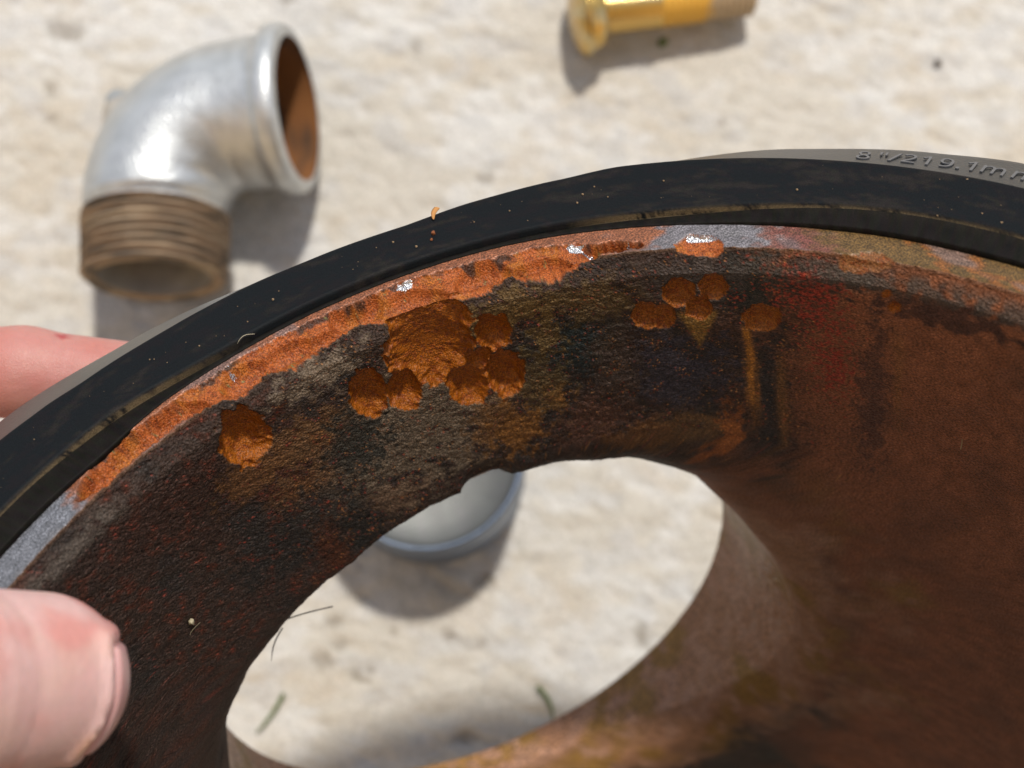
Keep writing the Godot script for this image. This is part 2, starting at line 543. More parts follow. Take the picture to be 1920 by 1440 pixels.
func rim_color(s: float, t: float) -> Color:
	var scratch := n_fine.get_noise_2d((s * 0.75 + t * 0.65) * 0.35, (s * 0.65 - t * 0.75) * 3.0)
	var w1 := n_low.get_noise_2d(s * 0.06, t * 0.1 + 30.0)
	var w2 := n_mid.get_noise_2d(s * 0.3, t * 0.5)
	var c := Color(0.47, 0.17, 0.08)
	var steel := Color(0.30, 0.31, 0.35)
	c = mixed(c, steel, smoothstep(51.0, 54.5, s + 1.5 * w2))
	c = mixed(c, steel, 0.9 * smoothstep(-41.0, -44.0, s + 2.0 * w2 - 0.5 * t) * smoothstep(-64.0, -58.0, s + 3.0 * w2))
	c = mixed(c, Color(0.30, 0.10, 0.085), 0.9 * smoothstep(-59.0, -64.0, s + 3.0 * w2))
	c = mixed(c, Color(0.25, 0.14, 0.04), smoothstep(-66.0, -74.0, s + 3.0 * w2 + 0.8 * t))
	c = mixed(c, Color(0.40, 0.14, 0.03), 0.9 * smoothstep(-76.0, -82.0, s) * smoothstep(0.0, 0.35, w1 + 0.4 * w2))
	c = mixed(c, Color(0.27, 0.26, 0.27), 0.5 * smoothstep(0.25, 0.5, w1))
	c = c * (1.0 + 0.35 * scratch + 0.2 * w2)
	return Color(c.r, c.g, c.b)


func rust_color(s: float, t: float, id: int, at: Vector3) -> Color:
	var w1 := n_low.get_noise_3d(at.x * 0.16, at.y * 0.16, at.z * 0.16)
	var w3 := n_fine.get_noise_3d(at.x * 1.7, at.y * 1.7, at.z * 1.7)
	var w4 := n_fine.get_noise_3d(at.x * 0.8 + 9.0, at.y * 0.8, at.z * 0.8)
	var c := Color(0.56, 0.155, 0.008)
	if id == 12 or id == 10:
		c = Color(0.74, 0.185, 0.04)
		c = mixed(c, Color(0.74, 0.25, 0.03), 0.6 * smoothstep(0.05, 0.4, w1))
	elif id >= 3 and id <= 7:
		c = Color(0.52, 0.16, 0.02)
	elif id == 11:
		c = Color(0.42, 0.17, 0.06)
	c = mixed(c, Color(0.38, 0.08, 0.018), 0.7 * smoothstep(0.1, 0.55, w4))
	c = mixed(c, Color(0.16, 0.045, 0.014), 0.6 * smoothstep(0.35, 0.8, w3))
	c = mixed(c, Color(0.60, 0.24, 0.05), 0.35 * smoothstep(0.35, 0.75, -w3))
	if id == 12:
		# black crust under the upper edge, a few green grains
		var up := straight(s, edge_up)
		c = mixed(c, Color(0.05, 0.04, 0.035), 0.85 * smoothstep(0.2, -0.2, t - up - 0.3 - 1.0 * n_mid.get_noise_1d(s * 0.16) - 0.5 * n_fine.get_noise_2d(s * 0.5, t * 0.5)) * smoothstep(-0.35, 0.0, n_low.get_noise_1d(s * 0.045)))
		c = mixed(c, Color(0.30, 0.31, 0.12), smoothstep(0.9, 0.96, n_fine.get_noise_2d(s * 0.7 + 4.0, t * 0.7)))
	return c


func neck_color(at: Vector3, a: float) -> Color:
	var w1 := n_low.get_noise_3d(at.x * 0.045 + 3.0, at.y * 0.045, at.z * 0.045)
	var w2 := n_mid.get_noise_3d(at.x * 0.14, at.y * 0.14, at.z * 0.14)
	var w3 := n_fine.get_noise_3d(at.x * 0.7, at.y * 0.7, at.z * 0.7)
	var c := Color(0.56, 0.28, 0.15)
	c = mixed(c, Color(0.46, 0.24, 0.06), smoothstep(-0.05, 0.3, w1))
	c = mixed(c, Color(0.66, 0.36, 0.23), 0.8 * smoothstep(0.0, 0.4, w2 - 0.4 * w1))
	return c * (1.0 + 0.22 * w3)


func make_tee() -> void:
	var tee := thing("pipe_tee", TEE_AT, "rust-brown steel pipe tee held in the hand, its mouth edge eaten into orange pits", "pipe tee")
	tee.basis = Basis(TEE_BRANCH.cross(TEE_RUN).normalized(), TEE_BRANCH.normalized(), TEE_RUN.normalized()).orthonormalized()
	# columns, walked round the unrolled half of the run: [along the rim, along the run, at the mouth]
	var walk := []
	var far := PI * WALL
	var s := -far
	while s < far:
		walk.append([s, MOUTH - 3.8, true])
		s += 0.23 if s > -66.0 and s < 56.0 else (0.4 if s > -112.0 and s < 84.0 else (1.3 if s < 0.0 else 3.0))
	var mouths := walk.size()
	var z := MOUTH - 3.8
	while z > -MOUTH:
		walk.append([far, z, false])
		z -= 3.0
	s = far
	while s > -far:
		walk.append([s, -MOUTH, false])
		s -= 3.0
	z = -MOUTH
	while z < MOUTH - 3.8:
		walk.append([-far, z, false])
		z += 1.4
	walk.append([-far, MOUTH - 3.8, true])
	var columns := walk.size()
	var neck_rows := 26
	var fillet_rows := 16
	var wall_rows := 170
	var rows := neck_rows + fillet_rows + wall_rows
	# rows above the wall, on mouth columns only: distance from the inner edge of the rim
	var ts := []
	var t := 4.05
	while t > -10.3:
		ts.append(t)
		t -= 0.23
	var extra := ts.size()
	var v := PackedVector3Array()
	var c := PackedColorArray()
	var ids := PackedInt32Array()
	v.resize(columns * rows + mouths * extra)
	c.resize(v.size())
	ids.resize(v.size())
	for k in columns:
		var w: Array = walk[k]
		var sb: float = w[0]
		var zb: float = w[1]
		var phi := atan2(sb, zb)
		var deg := rad_to_deg(phi)
		var ro := table(deg, round_over) + 0.8 * n_mid.get_noise_1d(deg * 0.05)
		var rs := BORE + ro
		var s1 := WALL * asin(clampf(rs * sin(phi) / WALL, -1.0, 1.0))
		var z1 := rs * cos(phi)
		var q := -s1 / WALL
		var p0 := Vector3(WALL * sin(q), WALL * cos(q), z1)
		var yc := sqrt(WALL * WALL - pow(BORE * sin(phi), 2.0))
		var p1 := Vector3(-BORE * sin(phi), yc, BORE * cos(phi))
		var p2 := p1 + Vector3(0, minf(ro * 0.9, (BRANCH_END - yc) * 0.7), 0)
		var bore_out := Vector3(-sin(phi), 0, cos(phi))
		var wall_t := MOUTH - z1 + 0.4
		for r in rows:
			var at: Vector3
			var into: Vector3
			var part := 0
			var se := s1
			var te := wall_t
			if r < neck_rows:
				var f := float(r) / neck_rows
				at = Vector3(p2.x, lerpf(BRANCH_END, p2.y, f), p2.z)
				into = bore_out
				part = 100
				te = wall_t + 20.0
			elif r < neck_rows + fillet_rows:
				var f := float(r - neck_rows) / fillet_rows
				at = p2.lerp(p1, f).lerp(p1.lerp(p0, f), f)
				into = bore_out.lerp(Vector3(p0.x, p0.y, 0) / WALL, f).normalized()
				part = 101
				te = wall_t + (1.0 - f) * ro * 1.3
			else:
				var f := float(r - neck_rows - fillet_rows) / (wall_rows - 1)
				f = 1.0 - pow(1.0 - f, 1.35)
				se = lerpf(s1, sb, f)
				var ze := lerpf(z1, zb, f)
				q = -se / WALL
				at = Vector3(WALL * sin(q), WALL * cos(q), ze)
				into = Vector3(sin(q), cos(q), 0)
				te = MOUTH - ze + 0.4
			ids[r * columns + k] = part
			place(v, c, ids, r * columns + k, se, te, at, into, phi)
	# the branch's copper-brown runs out over the rounded edge on the far side, with a ragged limit
	for k in columns:
		var phi := atan2(walk[k][0], walk[k][1])
		var side := maxf(smoothstep(-0.75, -1.15, phi), smoothstep(1.2, 1.5, phi))
		if side <= 0.0:
			continue
		for r in range(neck_rows, neck_rows + fillet_rows + 30):
			var i := r * columns + k
			var at := v[i] / MM
			var w := (r - neck_rows) / float(fillet_rows) + 0.7 * n_low.get_noise_3d(at.x * 0.05, at.y * 0.05, at.z * 0.05) + 0.3 * n_mid.get_noise_3d(at.x * 0.2, at.y * 0.2, at.z * 0.2)
			c[i] = c[i].lerp(neck_color(at, phi), side * smoothstep(1.5, 0.5, w))
	for k in mouths:
		var sb: float = walk[k][0]
		var q := -sb / WALL
		var radial := Vector3(sin(q), cos(q), 0)
		for r in extra:
			var te: float = ts[r]
			var at: Vector3
			var into: Vector3
			if te > 0.0:
				at = radial * lerpf(RIM_IN, WALL, te / 4.2)
				at.z = MOUTH - 3.8 * pow(te / 4.2, 1.25)
			else:
				at = radial * (RIM_IN - te)
				at.z = MOUTH - 1.2 * smoothstep(-9.2, -10.3, te)
			into = Vector3(0, 0, -1).lerp(radial, smoothstep(-1.5, 4.2, te)).normalized()
			var i := columns * rows + r * mouths + k
			ids[i] = 102 if te < 0.0 else 0
			place(v, c, ids, i, sb, te, at, into, 0.0)
	# triangles, shared normals, then one mesh for each part
	var index := PackedInt32Array()
	for r in rows - 1:
		for k in columns - 1:
			var a := r * columns + k
			index.append_array([a, a + columns + 1, a + 1, a, a + columns, a + columns + 1])
	var top := (rows - 1) * columns
	for r in extra:
		for k in mouths - 1:
			var a := top + k if r == 0 else columns * rows + (r - 1) * mouths + k
			var b := columns * rows + r * mouths + k
			index.append_array([a, b + 1, a + 1, a, b, b + 1])
	var n := smooth_normals(v, index)
	for r in rows:
		var sum := (n[r * columns] + n[r * columns + columns - 1]).normalized()
		n[r * columns] = sum
		n[r * columns + columns - 1] = sum
	var split := {}
	for k in range(0, index.size(), 3):
		var a := ids[index[k]]
		var b := ids[index[k + 1]]
		var d := ids[index[k + 2]]
		var id := a if (a == b or a == d) else d
		if not split.has(id):
			split[id] = PackedInt32Array()
		split[id].append_array([index[k], index[k + 1], index[k + 2]])
	var called := {0: "pipe_wall", 100: "branch_neck", 101: "branch_edge", 102: "rim_face", 104: "bare_metal", 105: "bare_metal", 106: "bare_metal", 107: "bare_metal", 1: "rust_pit", 2: "rust_crater", 12: "corroded_edge", 10: "edge_pit", 11: "rust_scab", 103: "bare_metal"}
	var look := {0: "oxide_scale", 100: "neck_scale", 101: "oxide_scale", 102: "filed_steel", 103: "bare_steel", 104: "bare_steel", 105: "bare_steel", 106: "bare_steel", 107: "bare_steel"}
	var say := {2: "large scalloped orange crater below the rim", 1: "round deep pit left of the crater", 12: "long strip of orange corrosion eaten into the mouth's edge", 10: "oval orange pit in the rim right of the strip", 7: "single round brown pit above a rust streak"}
	var order := split.keys()
	order.sort()
	for id in order:
		var name_: String = called.get(id, "rust_pit")
		var material: Material = mats[look.get(id, "loose_rust")]
		var o := put(name_, picked(v, n, c, split[id], material), tee)
		if say.has(id):
			o.set_meta("label", say[id])
	make_tee_shell(tee, walk, mouths)


func place(v: PackedVector3Array, c: PackedColorArray, ids: PackedInt32Array, i: int, s: float, t: float, at: Vector3, into: Vector3, phi: float) -> void:
	var part := ids[i]
	var deep := 0.0
	if part != 100:
		deep = eaten(s, t)
	else:
		hit_id = 0
		hit_r = 9.0
	var uneven := 0.32 * n_low.get_noise_3d(at.x * 0.07, at.y * 0.07, at.z * 0.07)
	if hit_id == 0 and part != 102:
		var rough := 1.0 if s > -40.0 else 0.45
		uneven += rough * (0.14 * n_mid.get_noise_3d(at.x * 0.4, at.y * 0.4, at.z * 0.7) + 0.05 * n_fine.get_noise_3d(at.x * 1.3, at.y * 1.3, at.z * 1.3))
	if hit_id:
		uneven += minf(1.0, deep) * (0.035 * n_fine.get_noise_3d(at.x * 1.9, at.y * 1.9, at.z * 1.9) + 0.05 * n_fine.get_noise_3d(at.x * 0.8, at.y * 0.8, at.z * 0.8))
	if part == 102:
		uneven = 0.03 * n_fine.get_noise_2d(s * 0.5, t * 2.0)
	# the burr left on the inner edge
	if hit_id == 0 and t < 1.5 and t > -1.0:
		uneven -= (0.22 + 0.22 * n_mid.get_noise_2d(s * 0.45, 5.0)) * bell((t - 0.15) / 0.45)
	var p := at + into * (deep + uneven)
	v[i] = p * MM
	var col: Color
	if hit_id:
		col = rust_color(s, t, hit_id, at)
		ids[i] = hit_id
		if hit_id == 12 and t < -1.0:
			var up := straight(s, edge_up)
			var place_ := bell((s + 5.0) / 1.6) + bell((s + 32.0) / 2.6) + 0.7 * bell((s - 24.0) / 1.0) + 0.5 * bell((s + 39.5) / 1.2)
			if place_ + 0.45 * n_mid.get_noise_2d(s * 0.35, t * 0.45) > 0.75 and t - up < 1.3 and t - up > 0.15:
				ids[i] = 103 if s > 10.0 else (104 if s > -18.0 else (105 if s > -36.0 else 106))
		if hit_id == 10 and t < -2.0 and n_mid.get_noise_2d(s * 0.4, 3.0) > -0.1:
			ids[i] = 107
	elif part == 100:
		col = neck_color(at, phi)
	elif part == 102:
		col = rim_color(s, t)
	else:
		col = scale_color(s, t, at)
		if t < 7.0:
			col = bevel_color(s, t, col, at)
	c[i] = col


func picked(v: PackedVector3Array, n: PackedVector3Array, c: PackedColorArray, index: PackedInt32Array, m: Material) -> ArrayMesh:
	var at := {}
	var v2 := PackedVector3Array()
	var n2 := PackedVector3Array()
	var c2 := PackedColorArray()
	var i2 := PackedInt32Array()
	i2.resize(index.size())
	for k in index.size():
		var i := index[k]
		var j: int = at.get(i, -1)
		if j < 0:
			j = v2.size()
			at[i] = j
			v2.append(v[i])
			n2.append(n[i])
			c2.append(c[i])
		i2[k] = j
	return array_mesh(v2, n2, c2, i2, m)


# The outside of the tee: run, branch, and the ring that closes the branch's end
func make_tee_shell(tee: Node3D, walk: Array, mouths: int) -> void:
	var picks := []
	for k in walk.size():
		if k % 6 == 0 or k == walk.size() - 1 or k >= mouths:
			picks.append(k)
	var outer := 108.6
	var r_branch := 66.5
	var v := PackedVector3Array()
	var c := PackedColorArray()
	var rows := 34
	for r in rows:
		for k in picks:
			var w: Array = walk[k]
			var mouth: bool = w[2]
			var sb: float = w[0] * outer / WALL
			var zb: float = MOUTH - 1.4 if mouth else w[1]
			var phi := atan2(w[0], w[1])
			var rs := r_branch + 10.0
			var s1 := outer * asin(clampf(rs * sin(phi) / outer, -1.0, 1.0))
			var q := -s1 / outer
			var p0 := Vector3(outer * sin(q), outer * cos(q), rs * cos(phi))
			var yc := sqrt(outer * outer - pow(r_branch * sin(phi), 2.0))
			var top := Vector3(-r_branch * sin(phi), minf(yc + 6.0, BRANCH_END - 3.0), r_branch * cos(phi))
			var at: Vector3
			if r == 0:
				at = Vector3(-BORE * sin(phi), BRANCH_END, BORE * cos(phi))
			elif r == 1:
				at = Vector3(-(r_branch - 1.2) * sin(phi), BRANCH_END, (r_branch - 1.2) * cos(phi))
			elif r == 2:
				at = Vector3(top.x, BRANCH_END - 1.2, top.z)
			elif r < 8:
				at = Vector3(top.x, BRANCH_END - 1.2, top.z).lerp(top, (r - 2) / 5.0)
			elif r < 12:
				at = top.lerp(p0, (r - 7) / 5.0)
			else:
				var f := (r - 12) / float(rows - 13)
				var se := lerpf(s1, sb, f)
				q = -se / outer
				at = Vector3(outer * sin(q), outer * cos(q), lerpf(rs * cos(phi), zb, f))
			v.append(at * MM)
			var g := 1.0 + 0.3 * n_mid.get_noise_3d(at.x * 0.1, at.y * 0.1, at.z * 0.1)
			c.append((Color(0.42, 0.34, 0.27) if r < 3 else Color(0.14, 0.06, 0.04)) * g)
	put("outer_shell", sheet(v, c, rows, picks.size(), mats["neck_scale"], true), tee)


# ------------------------------------------------------------------ the gasket

var gasket_front := [Vector2(-180, 118), Vector2(-80, 118.8), Vector2(-54, 119), Vector2(-37, 118.7), Vector2(-23, 118.5), Vector2(-18, 117.4), Vector2(-11, 116.6), Vector2(-5, 115.7), Vector2(3, 116.3), Vector2(10, 117.2), Vector2(15, 117.6), Vector2(23, 118.6), Vector2(27, 119.6), Vector2(31, 120.3), Vector2(45, 121), Vector2(90, 119), Vector2(180, 118)]
var gasket_out := [Vector2(-180, 127), Vector2(-80, 131), Vector2(-52, 131.4), Vector2(-46, 130.2), Vector2(-36, 128.3), Vector2(-23, 124.9), Vector2(-12, 122.8), Vector2(-4, 122.9), Vector2(4, 123.2), Vector2(18, 127.3), Vector2(28, 130.4), Vector2(45, 132), Vector2(90, 129), Vector2(180, 127)]


func make_gasket() -> void:
	var g := thing("pipe_gasket", TEE_AT, "black rubber ring gasket with raised size lettering stretched round the tee's mouth", "gasket")
	g.basis = get_node("pipe_tee").basis
	var angles := []
	var a := -180.0
	while a < 180.0:
		angles.append(a)
		a += 0.2 if a > -66.0 and a < 48.0 else 3.0
	angles.append(180.0)
	var groups := {"sealing_lip": [], "side_face": [], "shoulder": [], "back": []}
	for psi in angles:
		var rf := table(psi, gasket_front)
		var ro := table(psi, gasket_out)
		var ri := 103.9 + 1.5 * smoothstep(-36.0, -8.0, psi) * smoothstep(30.0, 18.0, psi) + 0.15 * n_low.get_noise_1d(psi * 0.05)
		var rg := maxf(106.2 + 2.4 * smoothstep(-24.0, -50.0, psi) + 2.4 * smoothstep(12.0, 27.0, psi), ri + 0.8)
		var lift := lerpf(0.22, 1.0, smoothstep(-26.0, -44.0, psi) + smoothstep(24.0, 34.0, psi))
		groups["sealing_lip"].append([[ri + 0.6, -3.0], [ri - 0.1, -0.4], [ri - 0.1, 0.3 * lift], [ri + 0.15, 0.75 * lift], [ri + 0.35, 1.0 * lift], [lerpf(ri + 0.3, rg, 0.5), 1.12 * lift], [rg - 0.3, 1.2 * lift], [rg - 0.15, 1.05 * lift], [rg, 0.75 * lift]])
		var face := [[rg, 0.75 * lift], [rg + 0.15, 0.85], [rg + 0.3, 1.2], [rg + 0.6, 1.4]]
		for k in 22:
			face.append([lerpf(rg + 0.9, rf - 0.9, k / 21.0), 1.5 - 0.25 * sin(PI * k / 21.0)])
		face.append_array([[rf - 0.45, 1.46], [rf - 0.15, 1.3], [rf + 0.05, 1.0]])
		groups["side_face"].append(face)
		var sh := [[rf + 0.05, 1.0], [rf + 0.3, 0.7]]
		for k in 14:
			sh.append([lerpf(rf + 0.6, ro - 0.5, k / 13.0), lerpf(0.3, -4.5, k / 13.0)])
		sh.append_array([[ro - 0.2, -4.9], [ro, -5.4], [ro + 0.1, -6.2]])
		groups["shoulder"].append(sh)
		groups["back"].append([[ro + 0.1, -6.2], [ro + 0.1, -16.0], [ro - 0.5, -17.5], [rf, -19.0], [ri + 6.0, -19.0], [ri + 5.5, -12.0], [ri + 5.5, -4.0], [ri + 0.6, -3.0]])
	for part in groups:
		var v := PackedVector3Array()
		var c := PackedColorArray()
		var rows: int = groups[part][0].size()
		for r in rows:
			for k in angles.size():
				var psi: float = angles[k]
				var p: Array = groups[part][k][r]
				var q := deg_to_rad(psi)
				v.append(Vector3(-p[0] * sin(q), p[0] * cos(q), MOUTH + p[1]) * MM)
				c.append(rubber_color(part, psi, p[0], r, rows))
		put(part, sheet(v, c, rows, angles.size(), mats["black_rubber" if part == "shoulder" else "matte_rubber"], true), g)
	# raised size marking on the shoulder
	var st := SurfaceTool.new()
	st.begin(Mesh.PRIMITIVE_TRIANGLES)
	var font := SystemFont.new()
	font.font_names = ["Droid Sans"]
	var marks := [["8", -41.6], ["\"", -43.0], ["/", -43.9], ["2", -45.0], ["1", -46.25], ["9", -47.6], [".", -48.55], ["1", -49.45], ["m", -51.0], ["m", -53.2]]
	for k in marks:
		var tm := TextMesh.new()
		tm.text = k[0]
		tm.font = font
		tm.font_size = 48
		tm.pixel_size = 0.0001
		tm.depth = 0.0002
		tm.curve_step = 1.0
		var psi: float = k[1]
		var q := deg_to_rad(psi)
		var rf := table(psi, gasket_front)
		var ro := table(psi, gasket_out)
		var radial := Vector3(-sin(q), cos(q), 0)
		var right := Vector3(cos(q), sin(q), 0)
		var up := (radial * (ro - rf) + Vector3(0, 0, -4.8)).normalized()
		var out := right.cross(up)
		var mid := radial * lerpf(rf, ro, 0.5) + Vector3(0, 0, MOUTH + lerpf(0.6, -4.5, 0.5))
		var b := Basis(right * 1.0, up * 1.25, out)
		for surface in tm.get_surface_count():
			st.append_from(tm, surface, Transform3D(b, (mid + out * 0.05) * MM))
	var lm := paint("rubber_lettering", Color(0.3, 0.305, 0.32), 0.3)
	st.set_material(lm)
	var lettering := st.commit()
	put("lettering", lettering, g)


func rubber_color(part: String, psi: float, radius: float, r: int, rows: int) -> Color:
	var s := psi * 1.9
	var w1 := n_low.get_noise_2d(s * 0.05, radius * 0.25)
	var w2 := n_mid.get_noise_2d(s * 0.35, radius * 0.7)
	var w3 := n_fine.get_noise_2d(s * 2.2, radius * 2.2)
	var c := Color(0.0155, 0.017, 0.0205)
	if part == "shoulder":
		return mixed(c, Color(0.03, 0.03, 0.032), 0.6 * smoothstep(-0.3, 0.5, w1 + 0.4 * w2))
	if part == "side_face":
		# grey rubbing and tan dust
		c = mixed(c, Color(0.024, 0.024, 0.025), 0.3 * smoothstep(0.1, 0.6, w1 + 0.5 * w2))
		c = mixed(c, Color(0.06, 0.05, 0.04), 0.4 * smoothstep(0.2, 0.8, n_low.get_noise_2d(s * 0.06 + 60.0, radius * 0.25) + 0.3 * w2 + 0.25 * smoothstep(-10.0, -30.0, psi)))
	if part == "sealing_lip":
		c = Color(0.015, 0.013, 0.011) * (1.0 + 0.4 * w2)
	var groove := 0.0
	if part == "side_face":
		groove = smoothstep(2.6, 0.6, float(r))
	elif part == "sealing_lip":
		groove = smoothstep(rows - 3.2, rows - 1.5, float(r))
	groove *= smoothstep(-17.0, -24.0, psi) + smoothstep(10.0, 22.0, psi)
	c = mixed(c, Color(0.27, 0.20, 0.115), 0.85 * groove * smoothstep(-0.5, 0.1, n_low.get_noise_2d(s * 0.12, radius * 0.8) + 0.35 * w3))
	return c


# ------------------------------------------------------------------ elbow, bolt and cap on the paving

func make_elbow() -> void:
	var e := thing("pipe_elbow", Vector3(-0.1075, 0.0235, -0.1620), "galvanised steel pipe elbow with a brown threaded end, lying on the pale paving", "pipe elbow")
	var down := Vector3(0.04, 0.06, 0.996).normalized()
	var right := Vector3(0.95, 0.14, -0.21)
	right = (right - down * right.dot(down)).normalized()
	# local x: towards the socket, local y: towards the thread
	e.basis = Basis(right, down, right.cross(down))
	var bend := 27.0
	# [distance along the path, radius]
	var prof := []
	for p in [[0.0, 19.2], [4.0, 19.8], [6.0, 21.2], [10.0, 21.6], [22.0, 22.0], [40.0, 22.3], [52.0, 22.4], [60.0, 22.8], [62.5, 23.2], [63.5, 24.2], [64.5, 25.0], [66.0, 25.5], [68.0, 25.6], [69.5, 25.3], [70.6, 24.6], [71.0, 23.6], [71.0, 21.6]]:
		prof.append(p)
	var fine := []
	for k in prof.size() - 1:
		var n := 4 if prof[k + 1][0] - prof[k][0] > 3.0 else 1
		for j in n:
			fine.append([lerpf(prof[k][0], prof[k + 1][0], j / float(n)) * 0.92, lerpf(prof[k][1], prof[k + 1][1], j / float(n))])
	fine.append([prof[-1][0] * 0.92, prof[-1][1]])
	put("body", swept(fine, bend, 33.0, mats["galvanised"], func(d, a, r): return Color(0.50, 0.515, 0.52) * (1.0 + 0.15 * n_mid.get_noise_2d(d * 0.2, a * 3.0)), func(d, a): return 0.35 * n_low.get_noise_2d(d * 0.06, a * 1.2)), e)
	# socket, seen from outside: rusty thread
	var socket := []
	for k in 26:
		socket.append([65.3 - k * 0.9, 21.6 - k * 0.05 + (0.35 if k % 2 else 0.0)])
	put("socket_thread", swept(socket, bend, 33.0, mats["rough_dirt"], func(d, a, r): return Color(0.20, 0.075, 0.016).lerp(Color(0.06, 0.032, 0.018), smoothstep(-0.2, 0.5, n_low.get_noise_2d(d * 0.08, a * 0.5)))), e)
	# thread on the other end
	var thread := []
	for k in 60:
		thread.append([31.0 + k * 0.32, 20.9 - k * 0.012])
	thread.append_array([[50.2, 19.8], [50.4, 19.0], [50.4, 17.2], [49.5, 16.6]])
	var winding := func(d, a): return 1.2 * sin(TAU * d / 2.6 + a) + 0.2 * n_mid.get_noise_2d(d * 0.5, a * 2.0)
	var male := lathe(thread, 72, mats["rough_dirt"], func(d, a, r): return Color(0.33, 0.235, 0.15).lerp(Color(0.11, 0.09, 0.07), smoothstep(0.0, 0.5, n_mid.get_noise_2d(d * 0.9, a * 0.7))).lerp(Color(0.46, 0.36, 0.25), 0.7 * smoothstep(0.1, 0.5, n_low.get_noise_2d(d * 0.25 + 5.0, a * 0.5))), func(d, a): return winding.call(d, a) if d < 50.0 else 0.0)
	put("pipe_thread", male, e)
	var bore := []
	for k in 14:
		bore.append([49.5 - k * 4.0, 16.6])
	put("bore", lathe(bore, 48, mats["dull_zinc"], func(d, a, r): return Color(0.5, 0.47, 0.42) * (1.0 + 0.2 * n_mid.get_noise_2d(d * 0.2, a * 2.0))), e)
	# the casting lug on the back of the bend
	var lug := []
	for p in [[-4.0, 5.6], [0.0, 4.4], [2.2, 3.8], [3.6, 3.0], [4.4, 1.6], [4.5, 0.0]]:
		lug.append(p)
	var o := put("casting_lug", lathe(lug, 20, mats["galvanised"], func(d, a, r): return Color(0.42, 0.44, 0.45)), e)
	o.position = Vector3(-0.0102, -0.0056, -0.005)
	o.basis = Basis(Vector3(-0.66, 0.75, 0).normalized(), Vector3(-0.75, -0.66, 0).normalized(), Vector3(0, 0, 1))


# A tube along the elbow's bent centre line; distance 0 is at the thread's shoulder
func swept(profile: Array, bend: float, start: float, m: Material, tint: Callable, bump = null) -> ArrayMesh:
	var around := 64
	var v := PackedVector3Array()
	var c := PackedColorArray()
	var arc := bend * PI / 2.0
	var first := start - bend
	for p in profile:
		var d: float = p[0]
		var centre: Vector3
		var out: Vector3
		if d < first:
			centre = Vector3(0, start - d, 0)
			out = Vector3(-1, 0, 0)
		elif d < first + arc:
			var a := (d - first) / bend
			out = Vector3(-cos(a), -sin(a), 0)
			centre = Vector3(bend, bend, 0) + out * bend
		else:
			centre = Vector3(bend + d - first - arc, 0, 0)
			out = Vector3(0, -1, 0)
		for k in around + 1:
			var a := -TAU * k / around
			var r: float = p[1]
			if bump != null:
				r += bump.call(d, a)
			v.append((centre + out * r * cos(a) + Vector3(0, 0, 1) * r * sin(a)) * MM)
			c.append(tint.call(d, a, r))
	return sheet(v, c, profile.size(), around + 1, m, true)


func make_bolt() -> void:
	var b := thing("track_bolt", Vector3(0.0206, 0.0142, -0.2030), "yellow zinc plated bolt with a domed head lying on the paving at the top", "bolt")
	var along := Vector3(0.984, -0.06, -0.165).normalized()
	var side := along.cross(Vector3.UP).normalized()
	b.basis = Basis(side, along, side.cross(along))
	var gold := func(d, a, r): return Color(0.56, 0.37, 0.12).lerp(Color(0.56, 0.47, 0.27), smoothstep(-0.1, 0.5, n_mid.get_noise_2d(d * 0.25, a * 1.5)))
	put("head", lathe([[-2.2, 0.0], [-2.1, 4.0], [-1.8, 7.5], [-1.1, 10.6], [-0.2, 12.7], [0.9, 13.8], [2.0, 14.0], [3.0, 13.7], [3.5, 12.8], [3.7, 9.0]], 48, mats["yellow_zinc"], gold), b)
	put("neck", lathe([[3.4, 11.6], [5.2, 11.4], [7.0, 10.6], [8.2, 9.0], [8.8, 7.9]], 48, mats["yellow_zinc"], gold, func(d, a): return 0.9 * cos(2.0 * a)), b)
	put("shank", lathe([[7.5, 7.9], [9.0, 7.9], [26.0, 7.9], [26.6, 7.5]], 48, mats["yellow_zinc"], gold), b)
	var thread := []
	for k in 76:
		thread.append([26.2 + k * 0.4, 7.4])
	thread.append_array([[56.8, 6.9], [57.4, 6.2], [57.4, 0.0]])
	put("thread", lathe(thread, 40, mats["dull_zinc"], func(d, a, r): return Color(0.72, 0.44, 0.09).lerp(Color(0.46, 0.36, 0.24), smoothstep(40.5, 43.0, d + 1.5 * n_fine.get_noise_2d(d * 0.5, a))), func(d, a): return 0.55 * sin(TAU * d / 2.0 + a) if d < 56.5 else 0.0), b)


func make_cap() -> void:
	var cap := thing("round_stopper", Vector3(-0.0243, 0.0, -0.0588), "round grey galvanised pipe cap standing on the paving, seen through the tee's branch", "pipe cap")
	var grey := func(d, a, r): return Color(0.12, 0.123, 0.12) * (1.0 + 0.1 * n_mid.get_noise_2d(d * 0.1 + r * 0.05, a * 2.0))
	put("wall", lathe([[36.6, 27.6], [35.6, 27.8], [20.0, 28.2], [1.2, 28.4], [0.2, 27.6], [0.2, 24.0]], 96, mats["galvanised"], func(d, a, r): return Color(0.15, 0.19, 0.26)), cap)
	put("rim", lathe([[37.0, 26.2], [37.7, 26.5], [37.9, 26.9], [37.6, 27.35], [36.6, 27.6]], 96, mats["galvanised"], func(d, a, r): return Color(0.15, 0.19, 0.26)), cap)  # blue of the reflected sky put into the wall and rim colour
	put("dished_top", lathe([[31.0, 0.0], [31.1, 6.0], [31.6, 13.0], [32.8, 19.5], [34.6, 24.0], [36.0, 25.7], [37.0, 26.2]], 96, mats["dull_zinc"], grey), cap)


# ------------------------------------------------------------------ hand

